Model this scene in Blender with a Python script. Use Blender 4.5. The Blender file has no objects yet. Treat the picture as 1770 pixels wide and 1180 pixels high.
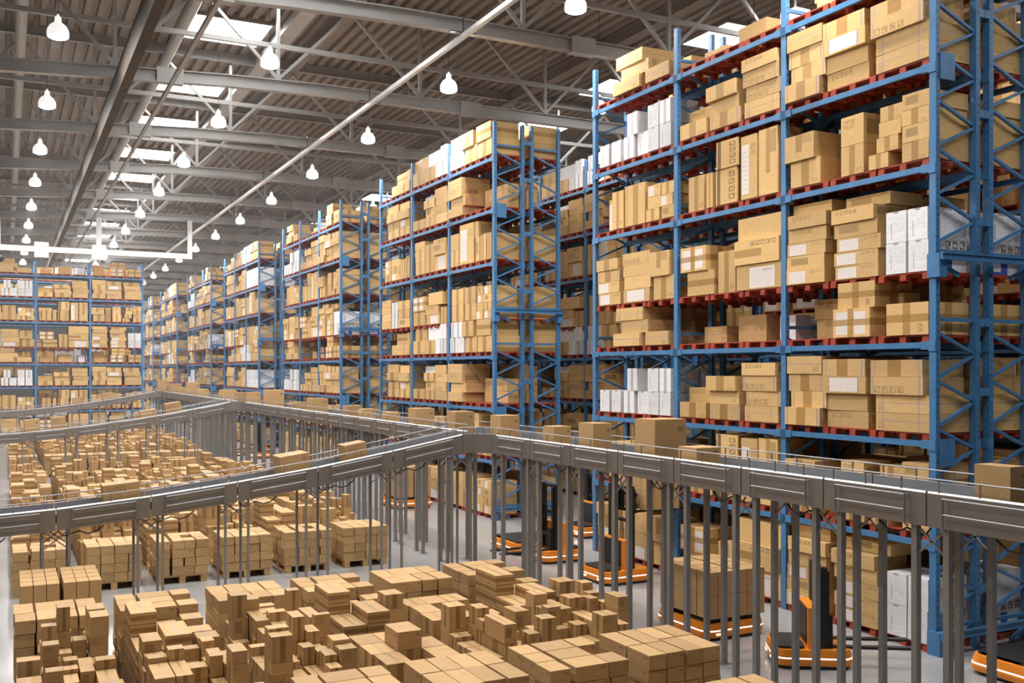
import bpy, math, random
from mathutils import Vector, Matrix
from mathutils.bvhtree import BVHTree

random.seed(11)
scene = bpy.context.scene
COL = scene.collection
ORD = ['zeroth', 'first', 'second', 'third', 'fourth', 'fifth', 'sixth', 'seventh', 'eighth', 'ninth', 'tenth',
       'eleventh', 'twelfth', 'thirteenth', 'fourteenth', 'fifteenth', 'sixteenth', 'seventeenth', 'eighteenth']

# ------------------------------------------------------------------ camera
TH, HZ, FPX, CAMZ = 26.93, 640.2, 1720.83, 3.578
cam_d = bpy.data.cameras.new('camera')
cam_d.sensor_width = 36.0
cam_d.lens = FPX / 1770 * 36.0
cam_d.shift_y = (HZ - 590.0) / 1770.0
cam_d.clip_end = 400
cam = bpy.data.objects.new('camera', cam_d)
COL.objects.link(cam)
cam.location = (0, 0, CAMZ)
cam.rotation_euler = (math.radians(90), 0, math.radians(-TH))
scene.camera = cam

# ------------------------------------------------------------------ shader helpers
class NT:
    def __init__(s, name):
        s.m = bpy.data.materials.new(name)
        s.m.use_nodes = True
        s.t = s.m.node_tree
        s.t.nodes.clear()
        s.out = s.t.nodes.new('ShaderNodeOutputMaterial')
        s.b = s.t.nodes.new('ShaderNodeBsdfPrincipled')
        s.t.links.new(s.b.outputs[0], s.out.inputs[0])
        s.uv = None
    def n(s, kind, **kw):
        nd = s.t.nodes.new(kind)
        for k, v in kw.items():
            setattr(nd, k, v)
        return nd
    def put(s, sock, val):
        if val is None:
            return
        if hasattr(val, 'node'):
            s.t.links.new(val, sock)
        else:
            if sock.type == 'RGBA' and len(val) == 3:
                val = (*val, 1)
            sock.default_value = val
    def math(s, op, a, b=None, c=None):
        nd = s.n('ShaderNodeMath', operation=op)
        s.put(nd.inputs[0], a)
        s.put(nd.inputs[1], b)
        s.put(nd.inputs[2], c)
        return nd.outputs[0]
    def mix(s, f, a, b, mode='MIX'):
        nd = s.n('ShaderNodeMix', data_type='RGBA', blend_type=mode)
        s.put(nd.inputs[0], f)
        s.put(nd.inputs[6], a)
        s.put(nd.inputs[7], b)
        return nd.outputs[2]
    def uvs(s):
        if s.uv is None:
            tc = s.n('ShaderNodeTexCoord')
            sp = s.n('ShaderNodeSeparateXYZ')
            s.t.links.new(tc.outputs['UV'], sp.inputs[0])
            s.uv = (sp.outputs[0], sp.outputs[1])
        return s.uv
    def between(s, x, a, b):
        h = (b - a) / 2
        return s.math('LESS_THAN', s.math('ABSOLUTE', s.math('SUBTRACT', x, (a + b) / 2)), h)
    def rect(s, u0, u1, v0, v1):
        u, v = s.uvs()
        return s.math('MULTIPLY', s.between(u, u0, u1), s.between(v, v0, v1))
    def noise(s, scale, detail=3, vec=None, stretch=None):
        nd = s.n('ShaderNodeTexNoise')
        nd.inputs['Scale'].default_value = scale
        nd.inputs['Detail'].default_value = detail
        if vec is None:
            g = s.n('ShaderNodeNewGeometry')
            vec = g.outputs['Position']
        if stretch:
            mp = s.n('ShaderNodeMapping')
            mp.inputs['Scale'].default_value = stretch
            s.t.links.new(vec, mp.inputs[0])
            vec = mp.outputs[0]
        s.t.links.new(vec, nd.inputs['Vector'])
        return nd.outputs['Fac']
    def maprange(s, x, a, b, c, d):
        nd = s.n('ShaderNodeMapRange')
        s.put(nd.inputs[0], x)
        for i, v in enumerate((a, b, c, d)):
            nd.inputs[i + 1].default_value = v
        return nd.outputs[0]
    def scale_col(s, col, f):
        cb = s.n('ShaderNodeCombineXYZ')
        for i in range(3):
            s.put(cb.inputs[i], f)
        return s.mix(1.0, col, cb.outputs[0], 'MULTIPLY')

def paint(name, col, rough=0.5, metal=0.0, var=0.08, nscale=3.0, spec=0.5):
    t = NT(name)
    f = t.maprange(t.noise(nscale, 4), 0.3, 0.7, 1 - var, 1 + var)
    t.put(t.b.inputs['Base Color'], t.scale_col((*col, 1), f))
    t.b.inputs['Roughness'].default_value = rough
    t.b.inputs['Metallic'].default_value = metal
    t.b.inputs['Specular IOR Level'].default_value = spec
    return t.m

def emit(name, col, strength):
    t = NT(name)
    t.b.inputs['Base Color'].default_value = (*col, 1)
    t.b.inputs['Emission Color'].default_value = (*col, 1)
    t.b.inputs['Emission Strength'].default_value = strength
    if name != 'skylight_panel':
        t.m.cycles.emission_sampling = 'NONE'     # the lamps' own light comes from the area lights at their bulbs
    return t.m

CARD = (0.64, 0.415, 0.18)
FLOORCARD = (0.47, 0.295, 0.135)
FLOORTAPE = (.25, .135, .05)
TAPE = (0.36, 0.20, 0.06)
PAPER = (0.78, 0.70, 0.66)
INK = (0.20, 0.12, 0.05)
STRAP = (0.40, 0.30, 0.30)
WHITE = (0.76, 0.75, 0.77)

def card(name, base, feats=(), rough=0.72, fibre=0.06):
    """Corrugated board: fibre noise, tint per face, then tape, labels and prints at their places on the face."""
    t = NT(name)
    at = t.n('ShaderNodeAttribute', attribute_name='tint')
    f = t.math('MULTIPLY_ADD', at.outputs['Fac'], 0.16, 1.0)
    f = t.math('MULTIPLY', f, t.maprange(t.noise(9, 4, stretch=(1, 1, 3)), 0.3, 0.7, 1 - fibre, 1 + fibre))
    col = t.scale_col((*base, 1), f)
    rg = rough
    for ft in feats:
        k = ft[0]
        if k == 'rect':
            m = t.rect(*ft[1:5])
            col = t.mix(m, col, ft[5])
        elif k == 'column':     # the same marks stacked in a column
            u0, u1, v0, v1, n = ft[1:6]
            u, v = t.uvs()
            m = t.rect(u0, u1, v0, v1)
            fr = t.math('FRACT', t.math('MULTIPLY', t.math('SUBTRACT', v, v0), n / (v1 - v0)))
            uu = t.math('DIVIDE', t.math('SUBTRACT', u, u0), u1 - u0)
            hole = t.math('MULTIPLY', t.between(fr, 0.26, 0.74), t.between(uu, 0.16, 0.84))
            hole = t.math('MULTIPLY', hole, t.math('GREATER_THAN', t.noise(26, 1), 0.45))
            m = t.math('MULTIPLY', t.math('MULTIPLY', m, t.between(fr, 0.12, 0.88)), t.math('SUBTRACT', 1.0, hole))
            col = t.mix(t.math('MULTIPLY', m, .8), col, INK)
        elif k == 'tape':
            m = t.rect(*ft[1:5])
            col = t.mix(t.math('MULTIPLY', m, 0.85), col, t.scale_col((*ft[5], 1), f))
            rg = t.math('SUBTRACT', rg, t.math('MULTIPLY', m, 0.3))
        elif k == 'print':      # a row of n square handling marks, each with its own cut-outs
            u0, u1, v0, v1, n = ft[1:6]
            u, v = t.uvs()
            m = t.rect(u0, u1, v0, v1)
            fr = t.math('FRACT', t.math('MULTIPLY', t.math('SUBTRACT', u, u0), n / (u1 - u0)))
            vv = t.math('DIVIDE', t.math('SUBTRACT', v, v0), v1 - v0)
            box = t.between(fr, 0.12, 0.88)
            hole = t.math('MULTIPLY', t.between(fr, 0.24, 0.76), t.between(vv, 0.16, 0.84))
            nz = t.noise(26, 1)
            hole = t.math('MULTIPLY', hole, t.math('GREATER_THAN', nz, 0.5))
            m = t.math('MULTIPLY', t.math('MULTIPLY', m, box), t.math('SUBTRACT', 1.0, hole))
            col = t.mix(t.math('MULTIPLY', m, ft[6] if len(ft) > 6 else 0.55), col, INK)
        elif k == 'lines':      # ruled lines of fine writing
            u0, u1, v0, v1, n = ft[1:6]
            u, v = t.uvs()
            m = t.rect(u0, u1, v0, v1)
            fr = t.math('FRACT', t.math('MULTIPLY', v, n / (v1 - v0)))
            m = t.math('MULTIPLY', m, t.math('LESS_THAN', fr, 0.3))
            m = t.math('MULTIPLY', m, t.math('GREATER_THAN', t.noise(34, 2), 0.45))
            col = t.mix(t.math('MULTIPLY', m, 0.45), col, ft[6])
        elif k == 'bars':       # barcode
            u0, u1, v0, v1, n = ft[1:6]
            u, v = t.uvs()
            m = t.rect(u0, u1, v0, v1)
            a = t.math('FRACT', t.math('MULTIPLY', u if ft[7] else v, n))
            m = t.math('MULTIPLY', m, t.math('LESS_THAN', a, 0.55))
            col = t.mix(t.math('MULTIPLY', m, 0.8), col, ft[6])
        elif k == 'stain':
            m = t.maprange(t.noise(ft[1], 4), 0.5, 0.75, 0.0, ft[2])
            col = t.mix(m, col, ft[3])
    t.put(t.b.inputs['Base Color'], col)
    t.put(t.b.inputs['Roughness'], rg)
    t.b.inputs['Specular IOR Level'].default_value = 0.3
    return t.m

def cardset(tag, base, TAPE=TAPE):
    dk = tuple(c * 0.62 for c in base)
    M = {}
    M['plain'] = card('card_plain' + tag, base)
    M['tape'] = card('card_tape' + tag, base, [('tape', .36, .62, 0, 1, TAPE), ('print', .68, .94, .08, .22, 3, .4)])
    M['tape2'] = card('card_half_tape' + tag, base, [('tape', .38, .60, .32, 1, TAPE), ('rect', .60, .93, .62, .96, tuple(c * .75 for c in base))])
    M['band'] = card('card_band' + tag, base, [('tape', 0, 1, .38, .64, TAPE)])
    M['label'] = card('card_label' + tag, base, [('rect', .06, .50, .08, .86, PAPER), ('lines', .09, .47, .14, .80, 9, (.4, .36, .36)), ('print', .62, .94, .68, .86, 3, .4)])
    M['biglabel'] = card('card_big_label' + tag, base, [('rect', .30, .86, .06, .86, PAPER), ('lines', .34, .82, .10, .80, 12, (.4, .36, .36)), ('bars', .60, .82, .70, .78, 40, (.25, .22, .22), True)])
    M['icons'] = card('card_icons' + tag, base, [('print', .10, .62, .58, .88, 5, .5)])
    M['icons2'] = card('card_low_icons' + tag, base, [('print', .05, .66, .08, .46, 4, .5), ('rect', .92, .96, 0, 1, STRAP), ('rect', .03, .06, 0, 1, STRAP)])
    M['strap'] = card('card_strap' + tag, base, [('rect', 0, 1, .52, .56, STRAP), ('rect', .13, .15, 0, 1, STRAP), ('rect', .80, .82, 0, 1, STRAP), ('print', .05, .16, .1, .4, 2, .4)])
    M['strapline'] = card('card_strapline' + tag, base, [('rect', 0, 1, .52, .57, STRAP), ('print', .74, .92, .12, .38, 2, .4)])
    M['tapestrap'] = card('card_tapestrap' + tag, base, [('tape', .34, .60, 0, 1, TAPE), ('rect', .06, .09, 0, 1, STRAP), ('rect', .91, .95, 0, 1, STRAP)])
    M['labelstrap'] = card('card_labelstrap' + tag, base, [('rect', .14, .80, .10, .90, PAPER), ('lines', .18, .76, .16, .84, 8, (.42, .38, .38)), ('rect', .12, .14, 0, 1, STRAP), ('rect', .80, .83, 0, 1, STRAP)])
    M['cross'] = card('card_cross' + tag, base, [('rect', .08, .42, .10, .88, PAPER), ('rect', .58, .88, .10, .88, PAPER), ('lines', .1, .4, .14, .84, 9, (.42, .38, .38)), ('tape', .40, .56, 0, 1, TAPE), ('tape', 0, 1, .40, .62, TAPE)])
    M['crossplain'] = card('card_crossplain' + tag, base, [('tape', .40, .58, 0, 1, TAPE), ('tape', 0, 1, .40, .64, TAPE), ('print', .74, .88, .1, .34, 1, .5)])
    M['column'] = card('card_column' + tag, base, [('tape', .06, .22, 0, 1, (.10, .06, .03)), ('column', .62, .90, .08, .92, 4)])
    M['dark'] = card('card_dark_patch' + tag, base, [('rect', .12, .58, .30, .82, dk)])
    M['longtape'] = card('card_longtape' + tag, base, [('tape', 0, .62, .30, .62, TAPE), ('print', .36, .95, .74, .94, 5, .6)])
    M['top'] = card('card_top' + tag, base, [('tape', .42, .58, 0, 1, tuple(c * .68 for c in base))])
    M['banded'] = card('card_banded' + tag, base, [('tape', 0, 1, .30, .72, TAPE)])
    M['stripe'] = card('card_stripe' + tag, base, [('tape', .40, .66, 0, 1, TAPE), ('rect', .10, .13, 0, 1, dk)])
    M['seal'] = card('card_seal' + tag, base, [('rect', .74, .92, .70, .82, dk)])
    return M

CM = cardset('', CARD)
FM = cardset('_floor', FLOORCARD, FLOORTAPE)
GREYT = (.38, .38, .40)
WM = {
    'plain': card('white_card', WHITE, [('stain', 3, .35, (.5, .49, .47))], .6),
    'tape': card('white_card_grey_tape', WHITE, [('tape', .38, .62, 0, 1, GREYT)], .6),
    'print': card('white_card_print', WHITE, [('lines', .12, .92, .35, .90, 14, (.35, .35, .37)), ('bars', .24, .29, .12, .62, 60, (.1, .1, .1), False), ('rect', .36, .62, .93, 1, GREYT)], .6),
    'blue': card('white_card_blue_corner', WHITE, [('rect', 0, .62, 0, .1, (.06, .09, .42)), ('rect', .44, .62, 0, .62, (.06, .09, .42)), ('rect', 0, .42, .1, .7, WHITE), ('lines', .05, .4, .4, .9, 8, (.35, .35, .37)), ('bars', .08, .38, .16, .24, 60, (.12, .12, .14), True), ('print', .42, .98, .72, .97, 3, .9)], .6),
    'top': card('white_card_top', WHITE, [('tape', .40, .60, 0, 1, GREYT)], .6),
}
MAT = {}
def holes_blue():
    t = NT('blue_upright_paint')
    tc = t.n('ShaderNodeTexCoord')
    sp = t.n('ShaderNodeSeparateXYZ')
    t.t.links.new(tc.outputs['Object'], sp.inputs[0])
    nm = t.n('ShaderNodeSeparateXYZ')
    t.t.links.new(tc.outputs['Normal'], nm.inputs[0])
    fr = t.math('FRACT', t.math('DIVIDE', sp.outputs[2], 0.0915))
    m = t.math('MULTIPLY', t.between(fr, .34, .66), t.between(sp.outputs[0], .030, .046))
    m = t.math('MULTIPLY', m, t.math('GREATER_THAN', t.math('ABSOLUTE', nm.outputs[1]), .5))
    f = t.maprange(t.noise(5, 4), .3, .7, .9, 1.1)
    col = t.scale_col((.062, .195, .40, 1), f)
    t.put(t.b.inputs['Base Color'], t.mix(m, col, (.01, .012, .02)))
    t.b.inputs['Roughness'].default_value = .42
    return t.m
MAT['upright'] = holes_blue()
MAT['blue'] = paint('blue_rack_paint', (.062, .195, .40), .42, var=.12, nscale=6)
MAT['red'] = paint('red_pallet_paint', (.36, .045, .018), .6, var=.15, nscale=8)
MAT['wood'] = paint('pallet_wood', (.50, .31, .14), .75, var=.18, nscale=12)
MAT['steel'] = paint('conveyor_steel', (.25, .228, .213), .36, .5, .05, 2)
MAT['rim'] = paint('rim_highlight_steel', (.85, .85, .86), .3, .2, .03, 2)  # pale base colour stands in for the highlight along the conveyor plate edges
MAT['steel_in'] = paint('conveyor_inner_steel', (.30, .31, .335), .4, .3, .05, 2)
MAT['chrome'] = paint('bright_steel', (.62, .63, .66), .18, 1.0, .03, 2)
MAT['rail'] = paint('rail_steel', (.30, .30, .315), .42, .8, .03, 2)
MAT['leg'] = paint('leg_steel', (.27, .262, .255), .4, .4, .06, 3)
MAT['belt'] = paint('rubber_belt', (.045, .045, .05), .6)
MAT['cable'] = paint('black_cable', (.008, .008, .008), .5)
MAT['orange'] = paint('orange_paint', (.80, .25, .018), .38, var=.05)
MAT['black'] = paint('black_plastic', (.014, .014, .016), .45)
MAT['mast'] = paint('mast_steel', (.022, .022, .025), .35, .4)
MAT['grey'] = paint('pale_panel', (.6, .6, .62), .5)
MAT['led'] = emit('white_led', (1, .97, .93), 1.1)
MAT['head'] = emit('headlight', (1, .98, .75), 3)
MAT['roofsteel'] = paint('roof_steel', (.45, .445, .44), .32, .3, .06, 1.5)
MAT['girder'] = paint('girder_paint', (.10, .08, .065), .65, 0, .1, 2, .15)
MAT['pipe'] = paint('pipe_paint', (.66, .65, .63), .35, .1, .05, 1)
MAT['frame'] = paint('white_frame_paint', (.78, .78, .78), .4)
MAT['deck'] = paint('roof_deck', (.36, .315, .28), .5, .1, .10, 1.2)
MAT['wallp'] = paint('wall_panel', (.11, .10, .095), .7)
MAT['lampmetal'] = emit('lamp_shade_opal', (.88, .87, .85), .85)
MAT['bulb'] = emit('lamp_bulb', (1, .98, .95), 22)
MAT['sky'] = emit('skylight_panel', (1, .99, .97), 11)
def concrete():
    t = NT('polished_concrete')
    a = t.maprange(t.noise(.35, 4), .3, .7, .95, 1.04)
    b = t.maprange(t.noise(7, 4), .3, .7, .985, 1.015)
    t.put(t.b.inputs['Base Color'], t.scale_col((.35, .345, .35, 1), t.math('MULTIPLY', a, b)))
    t.put(t.b.inputs['Roughness'], t.maprange(t.noise(.8, 3), .3, .7, .17, .25))
    t.b.inputs['Specular IOR Level'].default_value = .5
    return t.m
MAT['floor'] = concrete()

# ------------------------------------------------------------------ mesh helpers
class MB:
    """Collects quads and builds ONE mesh."""
    def __init__(s):
        s.v, s.f, s.mi, s.uv, s.tint, s.mats, s.idx = [], [], [], [], [], [], {}
        s.smooth = False
    def mat(s, m):
        if m.name not in s.idx:
            s.idx[m.name] = len(s.mats)
            s.mats.append(m)
        return s.idx[m.name]
    def quad(s, pts, m, tint=0.0):
        i = len(s.v)
        s.v += [tuple(p) for p in pts]
        s.f.append(tuple(range(i, i + len(pts))))
        s.mi.append(s.mat(m))
        s.uv += [(0, 0), (1, 0), (1, 1), (0, 1)] if len(pts) == 4 else [(0, 0)] * len(pts)
        s.tint.append(tint)
    def box(s, x0, x1, y0, y1, z0, z1, m, M=None, tint=0.0, skip=()):
        """m: one material or six for -x +x -y +y -z +z."""
        P = [Vector((x, y, z)) for x in (x0, x1) for y in (y0, y1) for z in (z0, z1)]
        if M is not None:
            P = [M @ p for p in P]
        a = lambda x, y, z: P[x * 4 + y * 2 + z]
        F = [(a(0, 1, 0), a(0, 0, 0), a(0, 0, 1), a(0, 1, 1)), (a(1, 0, 0), a(1, 1, 0), a(1, 1, 1), a(1, 0, 1)),
             (a(0, 0, 0), a(1, 0, 0), a(1, 0, 1), a(0, 0, 1)), (a(1, 1, 0), a(0, 1, 0), a(0, 1, 1), a(1, 1, 1)),
             (a(0, 1, 0), a(1, 1, 0), a(1, 0, 0), a(0, 0, 0)), (a(0, 0, 1), a(1, 0, 1), a(1, 1, 1), a(0, 1, 1))]
        for k in range(6):
            if k not in skip:
                s.quad(F[k], m[k] if isinstance(m, (list, tuple)) else m, tint)
        return s
    def bar(s, p, q, w, h, m, up=(0, 0, 1)):
        """Rectangular bar between two points; w across, h along up."""
        p, q = Vector(p), Vector(q)
        d = (q - p).normalized()
        u = Vector(up)
        if abs(d.dot(u)) > .99:
            u = Vector((0, 1, 0))
        sd = d.cross(u).normalized()
        u = sd.cross(d).normalized()
        c = [(-w / 2, -h / 2), (w / 2, -h / 2), (w / 2, h / 2), (-w / 2, h / 2)]
        A = [p + sd * a + u * b for a, b in c]
        B = [q + sd * a + u * b for a, b in c]
        for i in range(4):
            j = (i + 1) % 4
            s.quad((A[j], A[i], B[i], B[j]), m)
        s.quad(A, m)
        s.quad(B[::-1], m)
        return s
    def tube(s, pts, r, m, n=8):
        pts = [Vector(p) for p in pts]
        rings = []
        for i, p in enumerate(pts):
            d = (pts[min(i + 1, len(pts) - 1)] - pts[max(i - 1, 0)]).normalized()
            u = Vector((0, 0, 1)) if abs(d.z) < .95 else Vector((0, 1, 0))
            a = d.cross(u).normalized()
            b = a.cross(d)
            rings.append([p + a * r * math.cos(2 * math.pi * k / n) + b * r * math.sin(2 * math.pi * k / n) for k in range(n)])
        for i in range(len(rings) - 1):
            for k in range(n):
                l = (k + 1) % n
                s.quad((rings[i][k], rings[i + 1][k], rings[i + 1][l], rings[i][l])[::-1], m)
        s.quad(rings[0], m)
        s.quad(rings[-1][::-1], m)
        s.smooth = True
        return s
    def lathe(s, prof, m, n=20, c=(0, 0, 0)):
        R = [[Vector((c[0] + r * math.cos(2 * math.pi * k / n), c[1] + r * math.sin(2 * math.pi * k / n), c[2] + z)) for k in range(n)] for r, z in prof]
        for i in range(len(R) - 1):
            for k in range(n):
                l = (k + 1) % n
                s.quad((R[i][k], R[i][l], R[i + 1][l], R[i + 1][k]), m)
        s.smooth = True
        return s
    def prism(s, outline, z0, z1, m, mtop=None):
        """Vertical prism over an outline given counter-clockwise."""
        A = [Vector((x, y, z0)) for x, y in outline]
        B = [Vector((x, y, z1)) for x, y in outline]
        n = len(A)
        for i in range(n):
            j = (i + 1) % n
            s.quad((A[i], A[j], B[j], B[i]), m)
        s.quad(B, mtop or m)
        s.quad(A[::-1], m)
        return s
    def mesh(s, name):
        me = bpy.data.meshes.new(name)
        me.from_pydata(s.v, [], s.f)
        for m in s.mats:
            me.materials.append(m)
        me.polygons.foreach_set('material_index', s.mi)
        l = me.uv_layers.new(name='UVMap')
        l.data.foreach_set('uv', [c for p in s.uv for c in p])
        at = me.attributes.new('tint', 'FLOAT', 'FACE')
        at.data.foreach_set('value', s.tint)
        if s.smooth:
            me.polygons.foreach_set('use_smooth', [True] * len(s.f))
            me.update()
            try:
                me.set_sharp_from_angle(angle=math.radians(35))
            except Exception:
                pass
        me.update()
        return me
    def build(s, name, parent=None, loc=(0, 0, 0)):
        return link(name, s.mesh(name), parent, loc)

def link(name, mesh, parent=None, loc=(0, 0, 0), rz=0.0):
    o = bpy.data.objects.new(name, mesh)
    COL.objects.link(o)
    if parent is not None:
        o.parent = parent
    o.location = loc
    if rz:
        o.rotation_euler.z = rz
    return o

def tag(o, label=None, cat=None, group=None, kind=None):
    if label:
        o['label'] = label
    if cat:
        o['category'] = cat
    if group:
        o['group'] = group
    if kind:
        o['kind'] = kind
    return o

def thing(name, label, cat, loc=(0, 0, 0), rz=0.0, group=None):
    o = bpy.data.objects.new(name, None)
    o.empty_display_size = .1
    COL.objects.link(o)
    o.location = loc
    o.rotation_euler.z = rz
    return tag(o, label, cat, group)

def rrect(x0, x1, y0, y1, r, n=5):
    P = []
    for cx, cy, a0 in ((x1 - r, y0 + r, -90), (x1 - r, y1 - r, 0), (x0 + r, y1 - r, 90), (x0 + r, y0 + r, 180)):
        for k in range(n + 1):
            a = math.radians(a0 + 90 * k / n)
            P.append((cx + r * math.cos(a), cy + r * math.sin(a)))
    return P

# ------------------------------------------------------------------ the setting
X0, X1, Y0, Y1, ROOF = -9.0, 36.0, -10.0, 112.0, 13.8
def slab(name, x0, x1, y0, y1, z0, z1, m):
    return tag(MB().box(x0, x1, y0, y1, z0, z1, m).build(name), kind='structure')
slab('floor', X0, X1, Y0, Y1, -.12, 0, MAT['floor'])
slab('wall_left', X0 - .2, X0, Y0, Y1, 0, ROOF + .1, MAT['wallp'])
slab('wall_right', X1, X1 + .2, Y0, Y1, 0, ROOF + .1, MAT['wallp'])
slab('wall_back', X0, X1, Y1, Y1 + .2, 0, ROOF + .1, MAT['wallp'])
slab('wall_front', X0, X1, Y0 - .2, Y0, 0, ROOF + .1, MAT['wallp'])
mb = MB()
PR = .36                                  # trapezoid ribs running along the hall
x = X0
while x < X1:
    zs = [(0, 0), (.12, 0), (.15, -.13), (.33, -.13), (PR, 0)]
    for (a, za), (b, zb) in zip(zs, zs[1:]):
        mb.quad(((x + a, Y0, ROOF + za), (x + a, Y1, ROOF + za), (x + b, Y1, ROOF + zb), (x + b, Y0, ROOF + zb)), MAT['deck'])
    x += PR
tag(mb.build('ceiling'), kind='structure')
slab('ceiling_cover', X0, X1, Y0, Y1, ROOF + .12, ROOF + .3, MAT['wallp'])
TY0, TYP = 19.87, 6.245
wn = 0
for sx in (4.7, 18.5):
    for k in range(-3, 13):
        y = TY0 + TYP * k + 2.85
        wn += 1
        w = MB().box(sx, sx + 2.2, y, y + 2.15, ROOF - .19, ROOF - .16, MAT['sky']).build('window_%d' % wn)
        tag(w, kind='structure')
        fr = MB()
        for a in ((sx - .09, sx, y - .09, y + 2.24), (sx + 2.2, sx + 2.29, y - .09, y + 2.24), (sx, sx + 2.2, y - .09, y), (sx, sx + 2.2, y + 2.15, y + 2.24)):
            fr.box(*a, ROOF - .22, ROOF - .0, MAT['deck'])
        fr.build('window_frame', w)

# roof trusses, one thing each
def chord_z(x):
    P = [(-9, 10.1), (0, 10.57), (2.3, 10.71), (5.1, 10.86), (7.6, 10.93), (40, 10.93)]
    for (a, za), (b, zb) in zip(P, P[1:]):
        if x <= b:
            return za + (zb - za) * (x - a) / (b - a)
    return 10.93
def ibeam(mb, p, q, w, h, m, t=.025):
    """I section; p and q are at the middle of its underside."""
    p, q = Vector(p), Vector(q)
    up = Vector((0, 0, 1))
    mb.bar(p + up * t / 2, q + up * t / 2, w, t, m)
    mb.bar(p + up * (h - t / 2), q + up * (h - t / 2), w, t, m)
    mb.bar(p + up * h / 2, q + up * h / 2, t * 1.2, h - 2 * t, m)
steel = MAT['roofsteel']
lo, mid, top, web, spl = MB(), MB(), MB(), MB(), MB()
xs = [-9, 0, 2.3, 5.1, 7.6, 36]
for a, b in zip(xs, xs[1:]):
    ibeam(lo, (a, 0, chord_z(a)), (b, 0, chord_z(b)), .2, .31, steel)
mid.box(-9, 36, -.05, .05, 12.03, 12.15, steel)
ibeam(top, (-9, 0, 13.38), (36, 0, 13.38), .15, .28, steel)
k = -2
while .37 + 4 * k < 34:
    xn = 2.37 + 4 * k
    if xn > -8:
        zb = chord_z(xn) + .33
        web.bar((xn, 0, zb), (xn, 0, 13.3), .09, .09, steel, (0, 1, 0))
        web.bar((xn, 0, zb), (xn - 2, 0, 13.3), .08, .08, steel, (0, 1, 0))
        web.bar((xn, 0, zb), (xn + 2, 0, 13.3), .08, .08, steel, (0, 1, 0))
    k += 1
SPL = []
for xc in (3.65, 11.9, 20.0):
    z = chord_z(xc)
    spl = MB()
    spl.box(xc - .32, xc + .32, -.115, -.1, z - .02, z + .35, steel)
    spl.box(xc - .32, xc + .32, -.115, .115, z - .035, z - .02, steel)
    SPL.append(('splice_plate', spl.mesh('splice_plate')))
TM = [(n, b.mesh(n)) for n, b in (('lower_chord', lo), ('middle_chord', mid), ('top_chord', top), ('web_lattice', web))] + SPL
for k in range(-4, 14):
    y = TY0 + TYP * k
    t = thing('roof_truss', 'grey steel roof truss, %s from the camera' % ORD[k + 1] if k >= 0 else 'grey steel roof truss over the entrance end, %s back from the camera' % ORD[-k], 'roof truss', (0, y, 0), group='roof trusses across the hall')
    for n, me in TM:
        link(n, me, t)
for i, xp in enumerate((-3.63, .37, 4.37)):
    o = MB().tube([(xp, Y0 + .05, 13.12), (xp, Y1 - .05, 13.12)], .15, MAT['pipe'], 14).build('roof_pipe')
    tag(o, ['white round pipe under the roof, beyond the left column of lamps', 'white round pipe under the roof above the left column of lamps', 'white round pipe under the roof beside the row of skylights'][i], 'pipe', 'long roof pipes')
for i, xp in enumerate((8.37, 12.37, 16.37, 24.37, 28.37)):
    b = MB()
    ibeam(b, (xp, Y0, 13.32), (xp, Y1, 13.32), .22, .38, MAT['deck'])
    tag(b.build('roof_beam'), 'grey steel roof beam running lengthwise, %s from the skylights' % ORD[i + 1], 'roof beam', 'lengthwise roof beams')
b = MB().box(7.15, 7.6, Y0, Y1, 13.36, 13.62, MAT['pipe'])
tag(b.build('roof_duct'), 'pale square duct under the roof along the skylights', 'duct')
b = MB()
gx0, gx1 = 2.28, 2.48
b.box(gx0, gx1, Y0, 72, 9.96, 10.57, MAT['girder'])
tag(b.build('crane_girder'), 'dark brown steel girder hung below the roof trusses', 'girder')
b = MB().box(3.6, 3.69, Y0, 72, 10.64, 10.73, MAT['roofsteel'])
tag(b.build('roof_rod'), 'thin grey steel rod hung beside the brown girder', 'rod')
t = thing('cable_tray', 'bright square rail under the trusses beside the racks', 'rail', (8.83, 0, 10.82))
MB().box(-.05, .05, Y0, 100, -.05, .05, MAT['rim']).build('rail', t)
hm = MB().box(-.015, .015, -.015, .015, .06, .45, MAT['chrome']).box(-.3, .3, -.06, .06, .062, .085, MAT['chrome']).mesh('hanger')
for k in range(-3, 13):
    link('hanger', hm, t, (0, TY0 + TYP * k - .13, 0))
# white frame hung in front of the cross rack
FY = TY0 + TYP * 5 - .25
t = thing('service_frame', 'white steel service frame hung below the roof before the cross rack', 'frame', (0, FY, 0))
fb = MB()
fb.box(-3, 8.15, -.1, .1, 9.05, 9.3, MAT['frame'])
fb.build('cross_bar', t)
for xp, z0, z1, w in ((8.05, 9.3, 10.93, .1), (3.9, 9.3, 10.8, .12), (-.35, 9.3, 10.5, .12)):
    MB().box(xp - w, xp + w, -.09, .09, z0, z1, MAT['frame']).build('hanger_post', t)
for xp in (3.9, 1.45, -.9):
    MB().box(xp - .3, xp + .3, -.14, .14, 8.8, 9.5, MAT['frame']).build('bracket_plate', t)
t = thing('security_camera', 'dark dome camera on the white service frame', 'camera', (-.25, FY - .42, 8.66))
MB().lathe([(0, -.2), (.1, -.17), (.17, -.08), (.19, .02), (.17, .12), (.09, .18), (0, .19)], MAT['black'], 16).build('dome', t)
MB().box(-.05, .05, .1, .30, .05, .17, MAT['black']).build('mount', t)

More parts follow.
